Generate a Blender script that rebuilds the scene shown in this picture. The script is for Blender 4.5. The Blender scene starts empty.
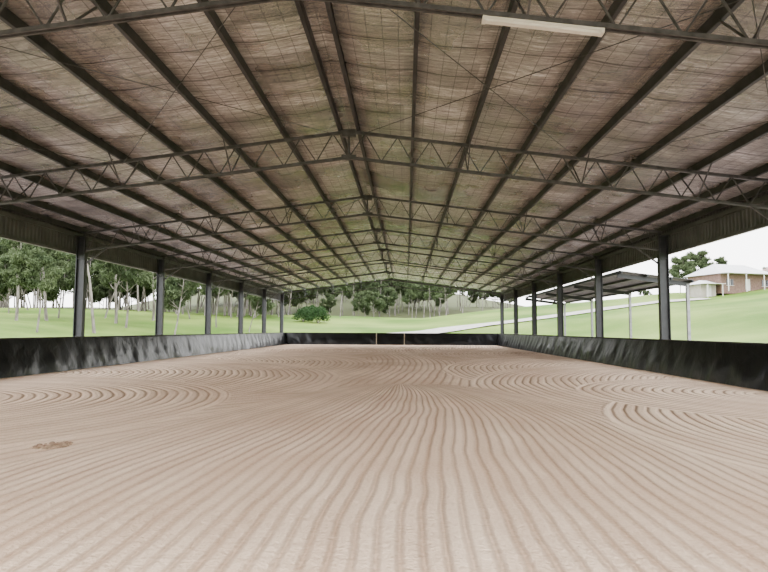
import bpy, math, random
from mathutils import Vector, Matrix, noise
random.seed(7)
scene = bpy.context.scene
COL = scene.collection

# ------------------------------------------------------------------ helpers
class MB:
    def __init__(s): s.v=[]; s.f=[]; s.m=[]
    def face(s, idx, mi=0): s.f.append(idx); s.m.append(mi)
    def beam(s, a, b, w, h, mi=0, up=(0,0,1)):
        a=Vector(a); b=Vector(b); d=(b-a).normalized(); u=Vector(up)
        if abs(d.dot(u))>0.98: u=Vector((0,1,0))
        r=d.cross(u).normalized(); u=r.cross(d).normalized()
        n=len(s.v)
        for p in (a,b):
            for sx,sy in ((-1,-1),(1,-1),(1,1),(-1,1)):
                s.v.append(p+r*(sx*w/2)+u*(sy*h/2))
        for q in ((0,1,2,3),(7,6,5,4),(0,4,5,1),(1,5,6,2),(2,6,7,3),(3,7,4,0)):
            s.face([n+i for i in q],mi)
    def box(s,c,size,mi=0):
        x,y,z=c; a,b,h=size
        s.beam((x,y,z-h/2),(x,y,z+h/2),a,b,mi,up=(0,1,0))
    def tube(s,a,b,r1,r2,n=6,mi=0):
        a=Vector(a); b=Vector(b); d=(b-a).normalized()
        u=Vector((0,0,1)) if abs(d.z)<.9 else Vector((1,0,0))
        r=d.cross(u).normalized(); u=r.cross(d)
        k=len(s.v)
        for p,rr in ((a,r1),(b,r2)):
            for i in range(n):
                t=2*math.pi*i/n
                s.v.append(p+r*(math.cos(t)*rr)+u*(math.sin(t)*rr))
        for i in range(n):
            j=(i+1)%n
            s.face([k+i,k+j,k+n+j,k+n+i],mi)
        s.face([k+i for i in range(n)][::-1],mi); s.face([k+n+i for i in range(n)],mi)
    def mesh(s,name,mats,smooth=False):
        me=bpy.data.meshes.new(name)
        me.from_pydata([tuple(p) for p in s.v],[],s.f)
        for m in mats: me.materials.append(m)
        me.polygons.foreach_set("material_index",s.m)
        if smooth: me.polygons.foreach_set("use_smooth",[True]*len(s.f))
        me.update()
        return me
    def obj(s,name,mats,smooth=False,parent=None):
        return add(name,s.mesh(name,mats,smooth),parent)
def add(name,me,parent=None,loc=None):
    o=bpy.data.objects.new(name,me); COL.objects.link(o)
    if parent: o.parent=parent
    if loc: o.location=loc
    return o
def empty(name,loc=(0,0,0)):
    o=bpy.data.objects.new(name,None); COL.objects.link(o); o.location=loc; return o

def mat(name,color,rough=.6,metal=0.0,spec=.5):
    m=bpy.data.materials.new(name); m.use_nodes=True
    nt=m.node_tree; b=nt.nodes["Principled BSDF"]
    b.inputs["Base Color"].default_value=(*color,1)
    b.inputs["Roughness"].default_value=rough
    b.inputs["Metallic"].default_value=metal
    b.inputs["Specular IOR Level"].default_value=spec
    return m,nt,b
def N(nt,t,**kw):
    n=nt.nodes.new(t)
    for k,v in kw.items(): setattr(n,k,v)
    return n
def noise_color(nt,b,c1,c2,scale=(1,1,1),nscale=5,detail=6,lo=.35,hi=.65,coord="Object"):
    tc=N(nt,"ShaderNodeTexCoord"); mp=N(nt,"ShaderNodeMapping"); mp.inputs["Scale"].default_value=scale
    nt.links.new(tc.outputs[coord],mp.inputs[0])
    nz=N(nt,"ShaderNodeTexNoise"); nz.inputs["Scale"].default_value=nscale; nz.inputs["Detail"].default_value=detail
    nt.links.new(mp.outputs[0],nz.inputs["Vector"])
    cr=N(nt,"ShaderNodeValToRGB"); e=cr.color_ramp.elements
    e[0].position=lo; e[0].color=(*c1,1); e[1].position=hi; e[1].color=(*c2,1)
    nt.links.new(nz.outputs["Fac"],cr.inputs[0]); nt.links.new(cr.outputs[0],b.inputs["Base Color"])
    return mp,nz,cr
def bump(nt,b,height,strength=.5,dist=.02,normal=None):
    bp=N(nt,"ShaderNodeBump"); bp.inputs["Strength"].default_value=strength; bp.inputs["Distance"].default_value=dist
    nt.links.new(height,bp.inputs["Height"])
    if normal: nt.links.new(normal,bp.inputs["Normal"])
    nt.links.new(bp.outputs[0],b.inputs["Normal"]); return bp.outputs[0]
def mathfn(nt):
    def M(op,a,b_=None,c=None,clamp=False):
        n=N(nt,"ShaderNodeMath",operation=op); n.use_clamp=clamp
        for i,v in enumerate((a,b_,c)):
            if v is None: continue
            if isinstance(v,(int,float)): n.inputs[i].default_value=v
            else: nt.links.new(v,n.inputs[i])
        return n.outputs[0]
    return M

# ------------------------------------------------------------------ constants
EYE=1.6
XL,XR=-13.6,10.4; RX=-1.6; SL=.127
D0=24.55; BAY=8.17
BAYS=[D0+BAY*i for i in range(-3,6)]      # 0.04 .. 65.4
Y0,Y1=-0.6,BAYS[-1]+.5
TOPZ,BOTZ=7.13,6.39
ROOFZ=7.39
def roofz(x,base=ROOFZ): return base-SL*abs(x-RX)

# ------------------------------------------------------------------ materials
m_col,nt,b=mat("charcoal_painted_steel",(.03,.033,.037),.45)
noise_color(nt,b,(.016,.018,.022),(.03,.033,.038),nscale=3)
m_steel,nt,b=mat("galvanised_steel",(.15,.145,.14),.5,.5)
noise_color(nt,b,(.05,.05,.052),(.1,.099,.102),nscale=6)
m_purl,nt,b=mat("purlin_steel",(.1,.1,.1),.5,.4)
noise_color(nt,b,(.022,.0225,.025),(.042,.042,.046),nscale=4)
m_fascia,nt,b=mat("fascia_steel",(.13,.135,.14),.5,.2)
noise_color(nt,b,(.07,.07,.075),(.11,.11,.117),nscale=1.5)
m_roof,nt,b=mat("roof_sheet_steel",(.45,.46,.45),.4,.3)
noise_color(nt,b,(.4,.41,.4),(.5,.51,.5),nscale=.5)
m_white,nt,b=mat("white_plastic",(.8,.8,.77),.4)
noise_color(nt,b,(.56,.55,.5),(.64,.63,.58),nscale=8)

# foil lining
m_foil,nt,b=mat("foil_insulation",(.5,.46,.42),.35,.9)
M=mathfn(nt)
tc=N(nt,"ShaderNodeTexCoord")
def mapped(scale):
    mp=N(nt,"ShaderNodeMapping"); mp.inputs["Scale"].default_value=scale
    nt.links.new(tc.outputs["Object"],mp.inputs[0]); return mp.outputs[0]
def nz(scale,detail=6,rough=.6):
    n=N(nt,"ShaderNodeTexNoise"); n.inputs["Scale"].default_value=1; n.inputs["Detail"].default_value=detail; n.inputs["Roughness"].default_value=rough
    nt.links.new(mapped(scale),n.inputs["Vector"]); return n.outputs["Fac"]
n_str=nz((2.4,13,1),8,.72)
n_big=nz((.4,.4,1),3)
n_fine=nz((16,26,1),4,.6)
sp=N(nt,"ShaderNodeSeparateXYZ"); nt.links.new(tc.outputs["Object"],sp.inputs[0])
wob=M('MULTIPLY_ADD',n_big,.12,0)
def gridline(v,period,width,wobble):
    f=M('FRACT',M('MULTIPLY',M('ADD',v,wobble),1/period))
    d=M('ABSOLUTE',M('SUBTRACT',f,.5))
    return M('LESS_THAN',d,width/period/2)
seam=gridline(sp.outputs[1],1.32,.05,wob)
gx=gridline(sp.outputs[0],.3,.018,0.0); gy=gridline(sp.outputs[1],.3,.022,0.0)
mesh=M('MAXIMUM',gx,gy)
cell=N(nt,"ShaderNodeTexWhiteNoise",noise_dimensions='2D')
cv=N(nt,"ShaderNodeCombineXYZ")
nt.links.new(M('FLOOR',M('MULTIPLY',M('SUBTRACT',sp.outputs[0],RX),1/1.55)),cv.inputs[0])
nt.links.new(M('FLOOR',M('MULTIPLY',M('ADD',sp.outputs[1],wob),1/1.32)),cv.inputs[1])
nt.links.new(cv.outputs[0],cell.inputs[0])
fac=M('ADD',M('MULTIPLY',n_str,.58),M('MULTIPLY',n_big,.3)); fac=M('ADD',fac,M('MULTIPLY',n_fine,.14))
fac=M('ADD',fac,M('MULTIPLY_ADD',cell.outputs[0],.10,-.05))
cr=N(nt,"ShaderNodeValToRGB"); e=cr.color_ramp.elements
e[0].position=.36; e[0].color=(.165,.15,.15,1); e[1].position=.67; e[1].color=(.86,.83,.84,1)
el=cr.color_ramp.elements.new(.53); el.color=(.39,.355,.345,1)
nt.links.new(fac,cr.inputs[0])
dk=M('SUBTRACT',1.0,M('MAXIMUM',M('MULTIPLY',seam,.65),M('MULTIPLY',mesh,.5)))
vm=N(nt,"ShaderNodeMix",data_type='RGBA',blend_type='MULTIPLY'); vm.inputs[0].default_value=1
nt.links.new(cr.outputs[0],vm.inputs[6]); 
cc=N(nt,"ShaderNodeCombineColor"); 
for i in range(3): nt.links.new(dk,cc.inputs[i])
nt.links.new(cc.outputs[0],vm.inputs[7]); nt.links.new(vm.outputs[2],b.inputs["Base Color"])
rr=N(nt,"ShaderNodeMapRange"); rr.inputs[1].default_value=.3; rr.inputs[2].default_value=.7; rr.inputs[3].default_value=.18; rr.inputs[4].default_value=.4
nt.links.new(n_big,rr.inputs[0]); nt.links.new(rr.outputs[0],b.inputs["Roughness"])
ywv=M('SINE',M('MULTIPLY',M('ADD',sp.outputs[1],wob),2*math.pi/1.32))
o1=bump(nt,b,ywv,1.0,.05)
o2=bump(nt,b,n_str,1.0,.12,o1)
bump(nt,b,n_fine,.5,.01,o2)

# sand
m_sand,nt,b=mat("raked_sand",(.55,.43,.35),.95,0,.05)
M=mathfn(nt)
tc=N(nt,"ShaderNodeTexCoord"); sep=N(nt,"ShaderNodeSeparateXYZ")
wn=N(nt,"ShaderNodeTexNoise"); wn.inputs["Scale"].default_value=.35; wn.inputs["Detail"].default_value=2
nt.links.new(tc.outputs["Object"],wn.inputs["Vector"])
nt.links.new(tc.outputs["Object"],sep.inputs[0])
X,Y=sep.outputs[0],sep.outputs[1]
wob=M('MULTIPLY_ADD',wn.outputs["Fac"],.3,-.15)
def lines(r,sp,k=1.0):
    ph=M('MULTIPLY',M('MULTIPLY_ADD',wob,k,r),2*math.pi/sp)
    a=M('SUBTRACT',1.0,M('POWER',M('MULTIPLY_ADD',M('SINE',ph),.5,.5),3.2))   # narrow tine grooves
    c=M('MULTIPLY_ADD',M('SINE',M('MULTIPLY',ph,.23)),.26,0)
    return M('ADD',a,c)
def sm(v,lo,hi):
    n=N(nt,"ShaderNodeMapRange",interpolation_type='SMOOTHSTEP'); nt.links.new(v,n.inputs[0])
    n.inputs[1].default_value=lo; n.inputs[2].default_value=hi; return n.outputs[0]
def rad(cx,cy,sx=1.0):
    dx=M('MULTIPLY',M('SUBTRACT',X,cx),sx); dy=M('SUBTRACT',Y,cy)
    return M('SQRT',M('ADD',M('MULTIPLY',dx,dx),M('MULTIPLY',dy,dy)))
def mixf(a,b_,f):
    return M('ADD',M('MULTIPLY',a,M('SUBTRACT',1.0,f)),M('MULTIPLY',b_,f))
H=lines(M('ADD',X,M('MULTIPLY',M('SINE',M('MULTIPLY',Y,.16)),.7)),.28,.8)
def ring(H,cx,cy,r0,r1,sp,ymax=None,gain=1.0,edge=.4,sx=1.0,k=1.0):
    r=rad(cx,cy,sx)
    f=M('MULTIPLY',sm(r,r0,r0+.15),M('SUBTRACT',1.0,sm(r,r1-.15,r1)))
    if ymax is not None: f=M('MULTIPLY',f,M('SUBTRACT',1.0,sm(Y,ymax-1.5,ymax)))
    l=lines(r,sp,k)
    if gain!=1: l=M('MULTIPLY',l,gain)
    H=mixf(H,l,f)
    if edge:
        d=M('DIVIDE',M('SUBTRACT',r,r1-.1),.10); g=M('POWER',2.718,M('MULTIPLY',M('MULTIPLY',d,d),-1.0))
        if ymax is not None: g=M('MULTIPLY',g,M('SUBTRACT',1.0,sm(Y,ymax-1.5,ymax)))
        H=M('MULTIPLY_ADD',g,edge,H)
    return H
H=ring(H,-28,44,12,27.2,.3,None,.6,.3)
H=ring(H,24,40,12,23.3,.3,None,.6,.3)
H=ring(H,-22,27,9,20.8,.26)
H=ring(H,-17,19,5,14.9,.25)
H=ring(H,20,24,6,18.6,.26)
H=ring(H,17,17,4,15.2,.24)
H=ring(H,-1.1,1.5,-1,14.5,.50,None,1,.5,2.15,1.6)
yc=M('DIVIDE',M('SUBTRACT',Y,4.0),14.5)
g_=M('SQRT',M('MAXIMUM',M('SUBTRACT',1.0,M('MULTIPLY',yc,yc)),.012))
xs_=M('ADD',X,M('MULTIPLY_ADD',M('SINE',M('MULTIPLY',Y,.33)),.32,.1))
u=M('DIVIDE',xs_,g_)
fm=M('MULTIPLY',M('SUBTRACT',1.0,sm(M('ABSOLUTE',u),4.3,4.5)),M('SUBTRACT',1.0,sm(Y,17.8,18.3)))
H=mixf(H,lines(u,.175,.9),fm)
H=ring(H,11.5,10,2.0,8.0,.22,None,1.1)
H=ring(H,10,15.5,1,5.6,.25,None,1.1)
H=ring(H,-11.5,12.5,2.5,7.6,.24,None,1)
H=ring(H,-9.2,1.0,2.0,6.3,.19,None,1.0,.3)
H=ring(H,9.6,.5,2.5,6.2,.19,None,1.0,.3)
g1=N(nt,"ShaderNodeTexNoise"); g1.inputs["Scale"].default_value=26; g1.inputs["Detail"].default_value=6
g2=N(nt,"ShaderNodeTexNoise"); g2.inputs["Scale"].default_value=5; g2.inputs["Detail"].default_value=6; g2.inputs["Roughness"].default_value=.65
g3=N(nt,"ShaderNodeTexNoise"); g3.inputs["Scale"].default_value=.3; g3.inputs["Detail"].default_value=4
for g in (g1,g2,g3): nt.links.new(tc.outputs["Object"],g.inputs["Vector"])
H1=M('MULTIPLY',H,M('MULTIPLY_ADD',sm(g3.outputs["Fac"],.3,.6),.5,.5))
H2=M('ADD',H1,M('MULTIPLY',g1.outputs["Fac"],.5)); H2=M('ADD',H2,M('MULTIPLY',g2.outputs["Fac"],.8))
bump(nt,b,H2,1.0,.055)
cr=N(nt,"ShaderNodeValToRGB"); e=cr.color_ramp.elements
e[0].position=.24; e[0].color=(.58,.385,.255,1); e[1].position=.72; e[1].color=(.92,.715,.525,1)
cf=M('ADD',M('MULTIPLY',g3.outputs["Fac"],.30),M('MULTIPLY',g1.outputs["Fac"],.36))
cf=M('ADD',cf,M('MULTIPLY',H1,.24))  # groove shade painted into the sand colour to lift rake contrast
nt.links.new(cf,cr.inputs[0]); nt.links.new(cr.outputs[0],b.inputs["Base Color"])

m_board,nt,b=mat("black_plastic_sheeting",(.02,.021,.022),.3,0,.3)
mp,nzz,cr=noise_color(nt,b,(.003,.0035,.004),(.006,.0065,.007),scale=(1,1.2,1.2),nscale=1.6,detail=4)
n6=N(nt,"ShaderNodeTexNoise"); n6.inputs["Scale"].default_value=2.2; n6.inputs["Detail"].default_value=3; n6.inputs["Distortion"].default_value=.8
nt.links.new(mp.outputs[0],n6.inputs["Vector"]); bump(nt,b,n6.outputs["Fac"],.35,.05)
m_cap,nt,b=mat("dark_timber_cap",(.02,.02,.02),.6)
noise_color(nt,b,(.008,.008,.008),(.018,.017,.015),nscale=5)

m_grass,nt,b=mat("pasture_grass",(.2,.33,.08),.9,0,.1)
mp,nzz,cr=noise_color(nt,b,(.055,.11,.013),(.145,.2,.042),nscale=.06,detail=12,lo=.38,hi=.64)
n5=N(nt,"ShaderNodeTexNoise"); n5.inputs["Scale"].default_value=2.5; n5.inputs["Detail"].default_value=6
nt.links.new(mp.outputs[0],n5.inputs["Vector"]); bump(nt,b,n5.outputs["Fac"],.6,.1)
M=mathfn(nt)
tcg=N(nt,"ShaderNodeTexCoord"); sg=N(nt,"ShaderNodeSeparateXYZ"); nt.links.new(tcg.outputs["Object"],sg.inputs[0])
mr=N(nt,"ShaderNodeMapRange"); mr.inputs[1].default_value=135; mr.inputs[2].default_value=155; nt.links.new(sg.outputs[1],mr.inputs[0])
mixc=N(nt,"ShaderNodeMix",data_type='RGBA'); nt.links.new(mr.outputs[0],mixc.inputs[0])
nt.links.new(cr.outputs[0],mixc.inputs[6]); mixc.inputs[7].default_value=(.062,.07,.03,1)
ax=M('SUBTRACT',M('ABSOLUTE',M('SUBTRACT',sg.outputs[0],-1.6)),12.6)
ay=M('MAXIMUM',M('SUBTRACT',sg.outputs[1],66),M('SUBTRACT',-8.0,sg.outputs[1]))
ad=M('MAXIMUM',ax,ay)
nt.links.new(nzz.outputs["Fac"],(adn:=N(nt,"ShaderNodeMath",operation='MULTIPLY_ADD')).inputs[0]); adn.inputs[1].default_value=3; nt.links.new(ad,adn.inputs[2])
am=N(nt,"ShaderNodeMapRange"); am.inputs[1].default_value=8.5; am.inputs[2].default_value=9.5; am.inputs[3].default_value=1; am.inputs[4].default_value=0
nt.links.new(adn.outputs[0],am.inputs[0])
mixd=N(nt,"ShaderNodeMix",data_type='RGBA'); nt.links.new(am.outputs[0],mixd.inputs[0])
nt.links.new(mixc.outputs[2],mixd.inputs[6]); mixd.inputs[7].default_value=(.27,.225,.2,1)  # unseen beige ground ring added around the shed to cut green bounce light
nt.links.new(mixd.outputs[2],b.inputs["Base Color"])

m_gravel,nt,b=mat("gravel_driveway",(.5,.47,.43),.95)
noise_color(nt,b,(.27,.25,.22),(.38,.36,.32),nscale=1.5)
m_bark,nt,b=mat("gum_bark",(.3,.27,.23),.9)
noise_color(nt,b,(.08,.068,.055),(.24,.215,.19),scale=(1,1,.3),nscale=2)
def leafmat(name,c1,c2):
    m,nt,b=mat(name,c1,.7,0,.2)
    noise_color(nt,b,c1,c2,nscale=.6,detail=4)
    tr=N(nt,"ShaderNodeBsdfTranslucent"); tr.inputs[0].default_value=(*[min(1,c*1.2) for c in c2],1)
    ms=N(nt,"ShaderNodeMixShader"); ms.inputs[0].default_value=.3
    out=nt.nodes["Material Output"]
    nt.links.new(b.outputs[0],ms.inputs[1]); nt.links.new(tr.outputs[0],ms.inputs[2]); nt.links.new(ms.outputs[0],out.inputs[0])
    return m
m_leaf=leafmat("gum_leaves",(.035,.055,.022),(.085,.11,.05))
m_leaf2=leafmat("shrub_leaves",(.012,.036,.008),(.03,.065,.018))

# ------------------------------------------------------------------ terrain
def clamp(v,a=0,b=1): return max(a,min(b,v))
def terr(x,y):
    dx=max(-15.5-x,x-13.2,0); dy=max(y-68,-9-y,0)
    dd=math.hypot(dx,dy)
    t=x/max(y,25)
    if t>0: c=.066+.076*clamp((t-.02)/.40); c2=.10*clamp(1-(t-.05)/.25)
    else: c=.066+.014*clamp(-t/.5); c2=.10*clamp(1-(-t-.25)/.25)+.03
    h=c*min(dd,72)*clamp(dd/25,.35,1)+c2*max(0,dd-85)
    h+= (noise.noise(Vector((x*.03,y*.03,0)))*1.2)*clamp(dd/60)
    return h-.08
mb=MB()
nx,ny=150,130
xs=[-260+520*i/nx for i in range(nx+1)]; ys=[-70+420*j/ny for j in range(ny+1)]
for yy in ys:
    for xx in xs: mb.v.append((xx,yy,terr(xx,yy)))
for j in range(ny):
    for i in range(nx):
        a=j*(nx+1)+i; mb.face([a,a+1,a+nx+2,a+nx+1])
mb.obj("grass_hillside",[m_grass],True)

# driveway
mb=MB()
pts=[(-6,84),(2,88),(12,95),(24,102),(38,106),(52,106)]
def cat(P,t):
    n=len(P)-1; i=min(int(t),n-1); u=t-i
    p0=P[max(i-1,0)];p1=P[i];p2=P[i+1];p3=P[min(i+2,n)]
    return [.5*((2*p1[k])+(-p0[k]+p2[k])*u+(2*p0[k]-5*p1[k]+4*p2[k]-p3[k])*u*u+(-p0[k]+3*p1[k]-3*p2[k]+p3[k])*u**3) for k in (0,1)]
ns=90
for s in range(ns+1):
    t=s/ns*(len(pts)-1); p=cat(pts,t); q=cat(pts,min(t+.01,len(pts)-1-1e-6)); 
    if s==ns: q=p; p=cat(pts,t-.01)
    d=Vector((q[0]-p[0],q[1]-p[1],0)).normalized(); nn=Vector((-d.y,d.x,0)); c=cat(pts,min(t,len(pts)-1-1e-6))
    for k in (-2,-1,0,1,2):
        P=Vector((c[0],c[1],0))+nn*k*1.1; mb.v.append((P.x,P.y,terr(P.x,P.y)+.16))
for s in range(ns):
    for k in range(4):
        a=s*5+k; mb.face([a,a+1,a+6,a+5])
mb.obj("gravel_driveway",[m_gravel],True)

# ------------------------------------------------------------------ floor
mb=MB()
for yy in [-8+ (Y1+8)*j/40 for j in range(41)]:
    for xx in [XL+.1+(XR-XL-.2)*i/16 for i in range(17)]:
        mb.v.append((xx,yy,0))
for j in range(40):
    for i in range(16):
        a=j*17+i; mb.face([a,a+1,a+18,a+17])
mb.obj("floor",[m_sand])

# ------------------------------------------------------------------ columns
def column_mesh():
    mb=MB(); h=5.5
    mb.box((-.17,0,h/2),(.03,.24,h)); mb.box((.17,0,h/2),(.03,.24,h)); mb.box((0,0,h/2),(.31,.03,h))
    mb.box((0,0,.015),(.55,.4,.03)); mb.box((0,0,h-.015),(.5,.34,.03))
    for z in (4.55,):
        mb.box((0,.065,z),(.31,.1,.02)); mb.box((0,-.065,z),(.31,.1,.02))
    return mb.mesh("steel_column",[m_col])
cm=column_mesh()
for yb in BAYS:
    for x in (XL,XR): add("steel_column",cm,loc=(x,yb,-.02))

# ------------------------------------------------------------------ trusses
def truss_mesh():
    mb=MB(); W=12.0
    top=lambda x: TOPZ-SL*abs(x); bot=lambda x: BOTZ-SL*abs(x)
    for s in (-1,1):
        mb.beam((0,0,top(0)),(s*W,0,top(W)),.08,.08)
        for off in (-.045,.045):
            mb.beam((0,off,bot(0)),(s*(W-.2),off,bot(W-.2)),.035,.065)
        n=13; st=(W-.2)/n
        for i in range(n):
            xa=i*st; xb=(i+.5)*st; xc=(i+1)*st
            mb.beam((s*xa,0,bot(xa)),(s*xb,0,top(xb)),.028,.028)
            mb.beam((s*xb,0,top(xb)),(s*xc,0,bot(xc)),.028,.028)
        mb.beam((s*(W-.15),0,bot(W)-.1),(s*(W-.15),0,top(W)),.12,.1)
        mb.beam((s*(W-.17),0,bot(W)-.55),(s*(W-1.1),0,bot(W-1.1)),.06,.06)
    mb.beam((0,0,bot(0)),(0,0,top(0)),.06,.06)
    mb.box((0,0,top(0)-.05),(.4,.12,.2)); mb.box((0,0,bot(0)),(.4,.12,.13))
    return mb.mesh("roof_truss",[m_steel])
tm=truss_mesh()
for yb in BAYS: add("roof_truss",tm,loc=(RX,yb,0))

# ------------------------------------------------------------------ purlins
mb=MB()
PO=[.22,1.75,3.3,4.85,6.4,7.95,9.5,11.0,11.95]
for s in (-1,1):
    for o in PO:
        x=RX+s*o; z=roofz(x)-.12
        mb.beam((x,Y0,z),(x,Y1,z),.012,.2)
        mb.beam((x+s*.035,Y0,z+.1),(x+s*.035,Y1,z+.1),.075,.01)
        mb.beam((x+s*.035,Y0,z-.1),(x+s*.035,Y1,z-.1),.075,.01)
        mb.beam((x+s*.07,Y0,z-.085),(x+s*.07,Y1,z-.085),.008,.03)
mb.obj("roof_purlins",[m_purl])

mb=MB()
for yb in BAYS:
    for s in (-1,1):
        for o in (3.3,6.4,9.5):
            x=RX+s*o
            for d in (-1,1):
                mb.beam((x,yb,BOTZ-SL*o),(x,yb+d*.85,roofz(x)-.22),.03,.03)
for k in (1,3,5,6):
    for s in (-1,1):
        for (a,c) in ((.3,6.4),(6.4,11.8)):
            za=TOPZ-.06-SL*a; zc=TOPZ-.06-SL*c
            mb.tube((RX+s*a,BAYS[k],za),(RX+s*c,BAYS[k+1],zc),.009,.009,5)
            mb.tube((RX+s*c,BAYS[k],zc),(RX+s*a,BAYS[k+1],za),.009,.009,5)
mb.obj("roof_bracing",[m_steel])

# ------------------------------------------------------------------ foil ceiling
mb=MB()
xsf=[]
lim=sorted([RX+s*o for s in (-1,1) for o in PO]+[RX]); lim[0]-=.4; lim[-1]+=.4
for i in range(len(lim)-1):
    n=6 if lim[i+1]-lim[i]>.6 else 2
    for k in range(n): xsf.append((lim[i]+(lim[i+1]-lim[i])*k/n, 4*(k/n)*(1-k/n)*min(1,(lim[i+1]-lim[i])/1.5)))
xsf.append((lim[-1],0))
NY=260
for j in range(NY+1):
    yy=Y0+(Y1-Y0)*j/NY
    for xx,sg_ in xsf:
        q=noise.noise(Vector((xx*.8,yy*1.6,3)))
        mb.v.append((xx,yy,roofz(xx)-.01-sg_*(.05+.045*q)))
nn=len(xsf)
for j in range(NY):
    for i in range(nn-1):
        a=j*nn+i; mb.face([a,a+1,a+nn+1,a+nn])
mb.obj("ceiling",[m_foil],True)
mb=MB()
prof=[]
yy=Y0-.1
while yy<Y1+.1:
    prof+= [(yy,0),(yy+.14,0),(yy+.16,.03),(yy+.2,.03)]; yy+=.22
for (py,pz) in prof:
    for x in (XL-.55,RX,XR+.55): mb.v.append((x,py,roofz(x)+.06+pz))
for j in range(len(prof)-1):
    for i in range(2):
        a=j*3+i; mb.face([a,a+1,a+4,a+3])
mb.obj("roof_sheeting",[m_roof])

for x,s in ((XL-.36,-1),(XR+.36,1)):
    mb=MB(); zt=roofz(x)-.02; zb=4.72
    prof=[]; yy=Y0
    while yy<Y1:
        prof+=[(yy,0),(yy+.12,0),(yy+.15,.035),(yy+.19,.035)]; yy+=.22
    for py,px in prof:
        mb.v.append((x-s*px,py,zb)); mb.v.append((x-s*px,py,zt))
    for j in range(len(prof)-1):
        a=j*2; mb.face([a,a+1,a+3,a+2])
    mb.beam((x-s*.08,Y0,zb+.04),(x-s*.08,Y1,zb+.04),.12,.1)
    mb.beam((x-s*.08,Y0,zt-.25),(x-s*.08,Y1,zt-.25),.1,.15)
    mb.beam((x+s*.1,Y0,zt-.02),(x+s*.1,Y1,zt-.02),.16,.14)
    mb.obj("eave_fascia",[m_fascia])

# ------------------------------------------------------------------ kickboards
def kick(name,A,B,inward,rowlean=.32,h=1.26):
    mb=MB(); A=Vector(A); B=Vector(B); L=(B-A).length; d=(B-A)/L; I=Vector(inward)
    n=int(L/.12); R=10
    for k in range(n+1):
        s=L*k/n
        for r in range(R+1):
            t=r/R; z=t*h
            p=A+d*s
            fold=noise.noise(Vector((s*1.1+t*.7,t*.8,A.x)))*.07+noise.noise(Vector((s*3.4+t*2.5,t*2.6,A.x+9)))*.028+.03*math.sin(t*math.pi)*math.sin(s*math.pi/1.2)**2
            off=rowlean*(1-t)+.06+fold*(math.sin(min(1,t*1.3+.25)*math.pi*.9)*.9+.2)
            zz=z+(-.03 if r==0 else 0)
            q=p+I*off; mb.v.append((q.x,q.y,zz))
    for k in range(n):
        for r in range(R):
            a=k*(R+1)+r; mb.face([a,a+R+1,a+R+2,a+1],0)
    sf=len(mb.f)
    mb.beam(A+I*.05+Vector((0,0,h)),B+I*.05+Vector((0,0,h)),.14,.05,1)
    mb.beam(A+Vector((0,0,h-.15)),B+Vector((0,0,h-.15)),.04,.14,1)
    c=int(L/2.04)
    for k in range(c+1):
        p=A+d*(L*k/c)
        mb.beam(p-I*.02+Vector((0,0,-.1)),p-I*.02+Vector((0,0,h-.05)),.09,.09,1)
    o=mb.obj(name,[m_board,m_cap])
    for i,pl in enumerate(o.data.polygons): pl.use_smooth = i<sf
    return o
kick("wall_left",(XL+.3,2,0),(XL+.3,Y1-.35,0),(1,0,0))
kick("wall_right",(XR-.3,2,0),(XR-.3,Y1-.35,0),(-1,0,0))
kick("wall_back",(XL+.3,Y1-.3,0),(XR-.3,Y1-.3,0),(0,-1,0),.2)

m_gp,nt,b=mat("weathered_timber",(.3,.28,.22),.8); noise_color(nt,b,(.26,.23,.17),(.38,.34,.26),scale=(1,1,.2),nscale=12)
for px in (376.5,404.5):
    x=(px-406)/600*64.7
    mb=MB(); mb.box((x,Y1-.78,.62),(.1,.08,1.24)); mb.box((x,Y1-.78,1.25),(.12,.1,.03)); mb.box((x,Y1-.78,.02),(.2,.18,.04))
    mb.obj("gate_post",[m_gp])

# ------------------------------------------------------------------ fluorescent batten
mb=MB(); yb=BAYS[1]
xa,xb=1.07,2.75
za=BOTZ-SL*(xa-RX)-.06; zb=BOTZ-SL*(xb-RX)-.06
mb.beam((xa,yb,za),(xb,yb,zb),.12,.035,0)
mb.beam((xa+.04,yb,za-.035),(xb-.04,yb,zb-.035),.09,.04,1)
mb.beam((xa,yb,za-.017),(xa+.05,yb,za-.024),.13,.07,0); mb.beam((xb-.05,yb,zb-.012),(xb,yb,zb-.017),.13,.07,0)
m_diff,nt,b=mat("light_diffuser",(.85,.85,.8),.3)
noise_color(nt,b,(.62,.6,.55),(.7,.69,.64),nscale=5)
mb.obj("fluorescent_light",[m_white,m_diff])

# ------------------------------------------------------------------ manure patch
mb=MB(); c=Vector((-4.83,8.2,0))
for k in range(110):
    a=random.random()*6.28; r=random.random()**.6
    p=c+Vector((math.cos(a)*r*.22,math.sin(a)*r*.26,0)); s=.012+.014*random.random()
    k0=len(mb.v)
    for (lat,rr) in ((0,1),(.6,.8),(1,.1)):
        for i in range(6):
            t=i*math.pi/3+a; mb.v.append((p.x+math.cos(t)*s*rr*1.6,p.y+math.sin(t)*s*rr*1.5,lat*s*.8))
    for q in range(2):
        for i in range(6):
            j=(i+1)%6; mb.face([k0+q*6+i,k0+q*6+j,k0+q*6+6+j,k0+q*6+6+i])
    mb.face([k0+12+i for i in range(6)])
m_man,nt,b=mat("manure",(.2,.12,.07),.95); noise_color(nt,b,(.2,.12,.07),(.4,.27,.17),nscale=12)
mb.obj("manure_pile",[m_man],True)

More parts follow.
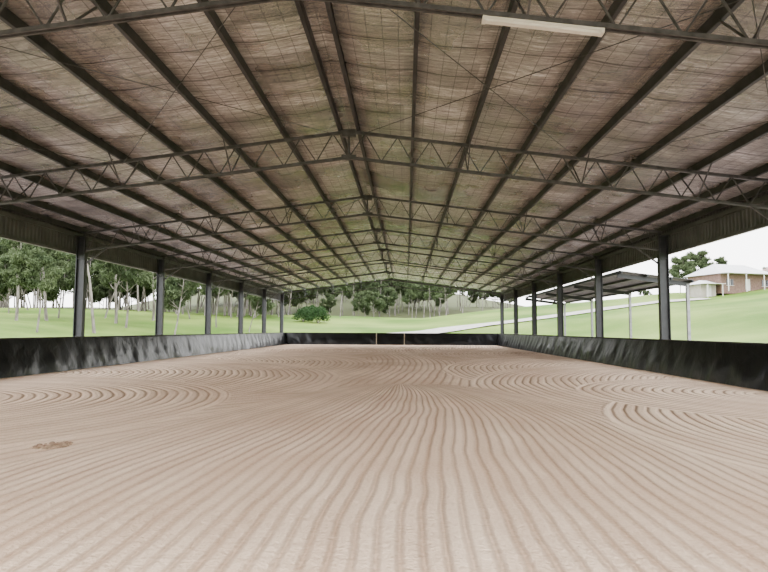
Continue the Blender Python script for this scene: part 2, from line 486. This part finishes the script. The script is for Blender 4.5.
# ------------------------------------------------------------------ lean-to on right
P=empty("lean_to_shelter")
mb=MB()
xi,xo=XR+.55,14.7; zi,zo=4.68,4.2; ya,yz=31.0,55.5
yy=ya; prof=[]
while yy<yz:
    prof+=[(yy,0),(yy+.14,0),(yy+.16,.03),(yy+.2,.03)]; yy+=.22
for py,pz in prof:
    mb.v.append((xi,py,zi+pz)); mb.v.append((xo,py,zo+pz))
for j in range(len(prof)-1):
    a=j*2; mb.face([a,a+1,a+3,a+2])
mb.obj("roof_sheet",[m_fascia],parent=P)
mb=MB()
for k in range(4):
    yp=31.4+8.0*k
    mb.beam((xi,yp,zi-.2),(xo-.1,yp,zo-.2),.1,.22)
for x in (xi+.1,xi+1.4,xi+2.6,xo-.08):
    z=zi+(zo-zi)*(x-xi)/(xo-xi)-.06
    mb.beam((x,ya,z),(x,yz,z),.06,.12)
mb.obj("rafters",[m_col],parent=P)
mb=MB(); m_post,nt,b=mat("post_grey",(.5,.5,.5),.5,.3); noise_color(nt,b,(.2,.2,.21),(.3,.3,.3),nscale=4)
for k in range(4):
    yp=31.4+8.0*k; x=xo-.2
    mb.box((x,yp,2.0),(.14,.14,4.1)); mb.box((x,yp,.12),(.3,.3,.03)); 
mb.obj("posts",[m_post],parent=P)

# ------------------------------------------------------------------ houses on hill
def house(name,cx,cy,L,W,wallh,roofh,wallm,roofm,ang,hip=2.5):
    z0=terr(cx,cy)-.3
    P=empty(name,(cx,cy,z0)); P.rotation_euler[2]=ang
    mb=MB(); mb.box((0,0,wallh/2),(L,W,wallh+.6)); mb.obj("walls",[wallm],parent=P)
    mb=MB(); e=.6; l=L/2+e; w_=W/2+e; z=wallh+.3
    mb.v+=[(-l,-w_,z),(l,-w_,z),(l,w_,z),(-l,w_,z),(-l+hip,0,z+roofh),(l-hip,0,z+roofh)]
    for f in ([0,1,5,4],[1,2,5],[2,3,4,5],[3,0,4],[3,2,1,0]): mb.face(f)
    mb.obj("roof",[roofm],parent=P)
    mb=MB(); n=max(1,int(L/3.2))
    for i in range(n):
        x=-L/2+L*(i+.5)/n
        if i==n//2:
            mb.box((x,-W/2-.03,1.35),(1.0,.08,2.1),1)
        else:
            mb.box((x,-W/2-.03,1.75),(1.5,.08,1.1),0)
            mb.box((x,-W/2-.06,1.75),(.06,.06,1.1),1); mb.box((x,-W/2-.08,1.17),(1.7,.12,.06),1)
    mb.obj("windows_and_door",[m_glass,m_trim],parent=P)
    mb=MB()
    for i in range(n+1):
        x=-L/2+L*i/n; mb.box((x,-W/2-1.7,wallh/2+.1),(.12,.12,wallh+.2))
    mb.beam((-l,-W/2-1.2,z-.0),(l,-W/2-1.2,z-.0),1.3,.08)
    mb.obj("verandah",[m_trim],parent=P)
m_glass,nt,b=mat("window_glass",(.05,.06,.07),.1); noise_color(nt,b,(.02,.025,.03),(.035,.04,.045),nscale=1)
m_trim,nt,b=mat("house_trim",(.75,.74,.7),.5); noise_color(nt,b,(.5,.49,.46),(.6,.59,.55),nscale=2)
m_wallw,nt,b=mat("rendered_wall",(.72,.7,.65),.8); noise_color(nt,b,(.3,.27,.23),(.38,.35,.3),nscale=1)
m_brick,nt,b=mat("brick_wall",(.3,.16,.1),.85); noise_color(nt,b,(.12,.07,.055),(.19,.12,.09),nscale=3)
m_rf1,nt,b=mat("pale_roof",(.66,.66,.64),.5); noise_color(nt,b,(.42,.42,.42),(.52,.52,.52),nscale=2)
m_rf2,nt,b=mat("terracotta_roof",(.4,.27,.2),.8); noise_color(nt,b,(.17,.11,.09),(.25,.17,.14),nscale=2)
house("farmhouse",61.5,116,12,8,3.0,2.2,m_brick,m_rf1,.3,hip=3)
house("brick_house",77,116,15,8,3.0,2.2,m_brick,m_rf2,-.1)
house("garden_shed",54.5,112,3.0,3,2.2,.8,m_wallw,m_rf1,.2,hip=1.4)

# ------------------------------------------------------------------ trees
def leafcluster(mb,c,R,n,size,mi=1,flat=.6):
    for _ in range(n):
        while True:
            v=Vector((random.uniform(-1,1),random.uniform(-1,1),random.uniform(-1,1)))
            if v.length<1: break
        p=c+Vector((v.x*R,v.y*R,v.z*R*flat))
        a=Vector((random.gauss(0,1),random.gauss(0,1),random.gauss(0,1)-.9)).normalized()
        q=a.orthogonal().normalized(); q=(q*math.cos(random.random()*6.3)+a.cross(q)*math.sin(random.random()*6.3)).normalized()
        s=size*random.uniform(.6,1.3); k=len(mb.v)
        mb.v+=[p-a*s,p+q*s*.35,p+a*s,p-q*s*.35]; mb.face([k,k+1,k+2,k+3],mi)
def gum(seed,H,spread=1.0,dens=1.0,leafsize=.24,bare=.42):
    random.seed(seed); mb=MB()
    def limb(p,d,L,r,lv):
        segs=3
        for i in range(segs):
            d=(d+Vector((random.uniform(-1,1),random.uniform(-1,1),random.uniform(0,.6)))*.2).normalized()
            q=p+d*(L/segs); r2=r*.75; mb.tube(p,q,r,r2,5,0)
            if lv<1 or i==1 and lv<2:
                e=(d+Vector((random.uniform(-1,1),random.uniform(-1,1),random.uniform(-.1,.4)))*.9).normalized()
                limb(q,e,L*.5,r2*.6,lv+1)
            p=q; r=r2
            if i>=1: leafcluster(mb,p,H*.05*spread*random.uniform(.7,1.2),int(34*dens),leafsize)
        leafcluster(mb,p,H*.068*spread*random.uniform(.8,1.2),int(60*dens),leafsize)
    p=Vector((0,0,-.3)); d=Vector((random.uniform(-.1,.1),random.uniform(-.1,.1),1)).normalized(); r=H*.013
    n=9
    for i in range(n):
        d=(d+Vector((random.uniform(-1,1),random.uniform(-1,1),.6))*.09).normalized()
        q=p+d*(H*.9/n); mb.tube(p,q,r,r*.87,6,0); p=q; r*=.87
        f=(i+1)/n
        if f>bare:
            for k in range(random.choice((1,2,2))):
                a=random.random()*6.28
                e=Vector((math.cos(a),math.sin(a),random.uniform(.4,1.0))).normalized()
                limb(p,e,H*.24*spread*(1.25-f*.8),r*.55,0)
    limb(p,d,H*.12,r*.8,1)
    return mb.mesh("gum_tree",[m_bark,m_leaf])
TREES=[gum(11,15),gum(12,17,.9),gum(13,13,1.2,1.0,.24,.35),gum(14,18,.85,1,.24,.5),gum(15,11,1.3,1.1,.24,.25),gum(16,9,1.45,1.3,.24,.15)]
random.seed(99)
def place(px,d,sc=1.0,kind=None,parent=None,name="gum_tree"):
    x=(px-406)/600*d
    me=TREES[kind] if kind is not None else random.choice(TREES)
    o=add(name,me,parent,(x,d,terr(x,d)-.05)); o.rotation_euler[2]=random.random()*6.28
    s=sc*random.uniform(.85,1.15); o.scale=(s,s,s); return o
for px,d,sc in [(-30,62,.8),(8,70,.9),(30,58,.7),(52,84,1),(90,66,.8),(100,92,1),(122,78,.9),(150,96,1),(172,74,.8),(188,104,1),(215,92,.9),(228,120,1),(248,88,.7),(262,110,.8),(278,126,.8),
    (-60,70,.9),(-100,66,.9),(20,100,1.1),(70,110,1.1),(135,115,1.1),(175,125,1.1),(40,76,.9),(112,84,1),(0,88,1),
    (340,128,.6),(358,140,.7),(374,132,.6),(390,150,.75),(412,135,.6),(430,128,.55),(446,142,.6),(462,150,.65),(482,148,.6),(330,150,.7),(505,160,.5)]:
    place(px,d,sc)
for px,d,sc in [(676,132,.8),(692,138,.95),(708,134,.8),(640,175,.5),(762,128,.5)]:
    place(px,d,sc,random.choice((4,5)))
F=empty("distant_forest")
for k in range(170):
    px=random.uniform(-90,290); d=random.uniform(112,190)
    place(px,d,random.uniform(.9,1.3),parent=F,name="forest_tree",kind=random.choice((0,1,2,2,3,4,4,5)))
for k in range(150):
    px=random.uniform(270,510); d=random.uniform(148,235)
    if px>465: d=random.uniform(165,215)
    place(px,d,random.uniform(.55,.9),parent=F,name="forest_tree")
def shrub(seed,R):
    random.seed(seed); mb=MB()
    for k in range(7):
        a=k*.9; mb.tube((0,0,-.1),(math.cos(a)*R*.5,math.sin(a)*R*.5,R*.8),.06,.03,5,0)
    for k in range(26):
        a=random.random()*6.28; e=random.uniform(.0,1.4); r=R*random.uniform(.55,.8)
        leafcluster(mb,Vector((math.cos(a)*math.cos(e)*r,math.sin(a)*math.cos(e)*r,.45*R+math.sin(e)*r)),R*.42,110,.2,1,.8)
    return mb.mesh("shrub",[m_bark,m_leaf2])
SH=[shrub(1,2.2),shrub(2,1.8)]
for px,d,s,k in [(303,112,.85,0),(318,110,.95,0),(311,116,1.1,1)]:
    x=(px-406)/600*d; o=add("garden_shrub",SH[k],None,(x,d,terr(x,d)-.05)); o.scale=(s,)*3

# ------------------------------------------------------------------ world + sun
wd=bpy.data.worlds.new("overcast_sky"); scene.world=wd; wd.use_nodes=True
nt=wd.node_tree; bg=nt.nodes["Background"]
tc=N(nt,"ShaderNodeTexCoord"); s=N(nt,"ShaderNodeSeparateXYZ"); nt.links.new(tc.outputs["Generated"],s.inputs[0])
cr=N(nt,"ShaderNodeValToRGB"); e=cr.color_ramp.elements
e[0].position=.0; e[0].color=(1,.98,.96,1); e[1].position=.8; e[1].color=(.88,.92,1,1)
nt.links.new(s.outputs[2],cr.inputs[0]); nt.links.new(cr.outputs[0],bg.inputs[0]); bg.inputs[1].default_value=7.8
sun=bpy.data.lights.new("sun","SUN"); sun.energy=4.0; sun.angle=math.radians(25); sun.color=(1,.96,.9)
so=bpy.data.objects.new("sun",sun); COL.objects.link(so); so.rotation_euler=(math.radians(28),math.radians(12),0)

# ------------------------------------------------------------------ camera
cam=bpy.data.cameras.new("camera"); cam.lens=600/768*36; cam.sensor_width=36; cam.clip_end=1000
co=bpy.data.objects.new("camera",cam); COL.objects.link(co); scene.camera=co
yaw=math.atan(22/600); pitch=math.atan(44/600)
co.matrix_world=Matrix.Translation((0,0,EYE))@Matrix.Rotation(yaw,4,'Z')@Matrix.Rotation(math.pi/2+pitch,4,'X')@Matrix.Rotation(math.radians(.25),4,'Z')
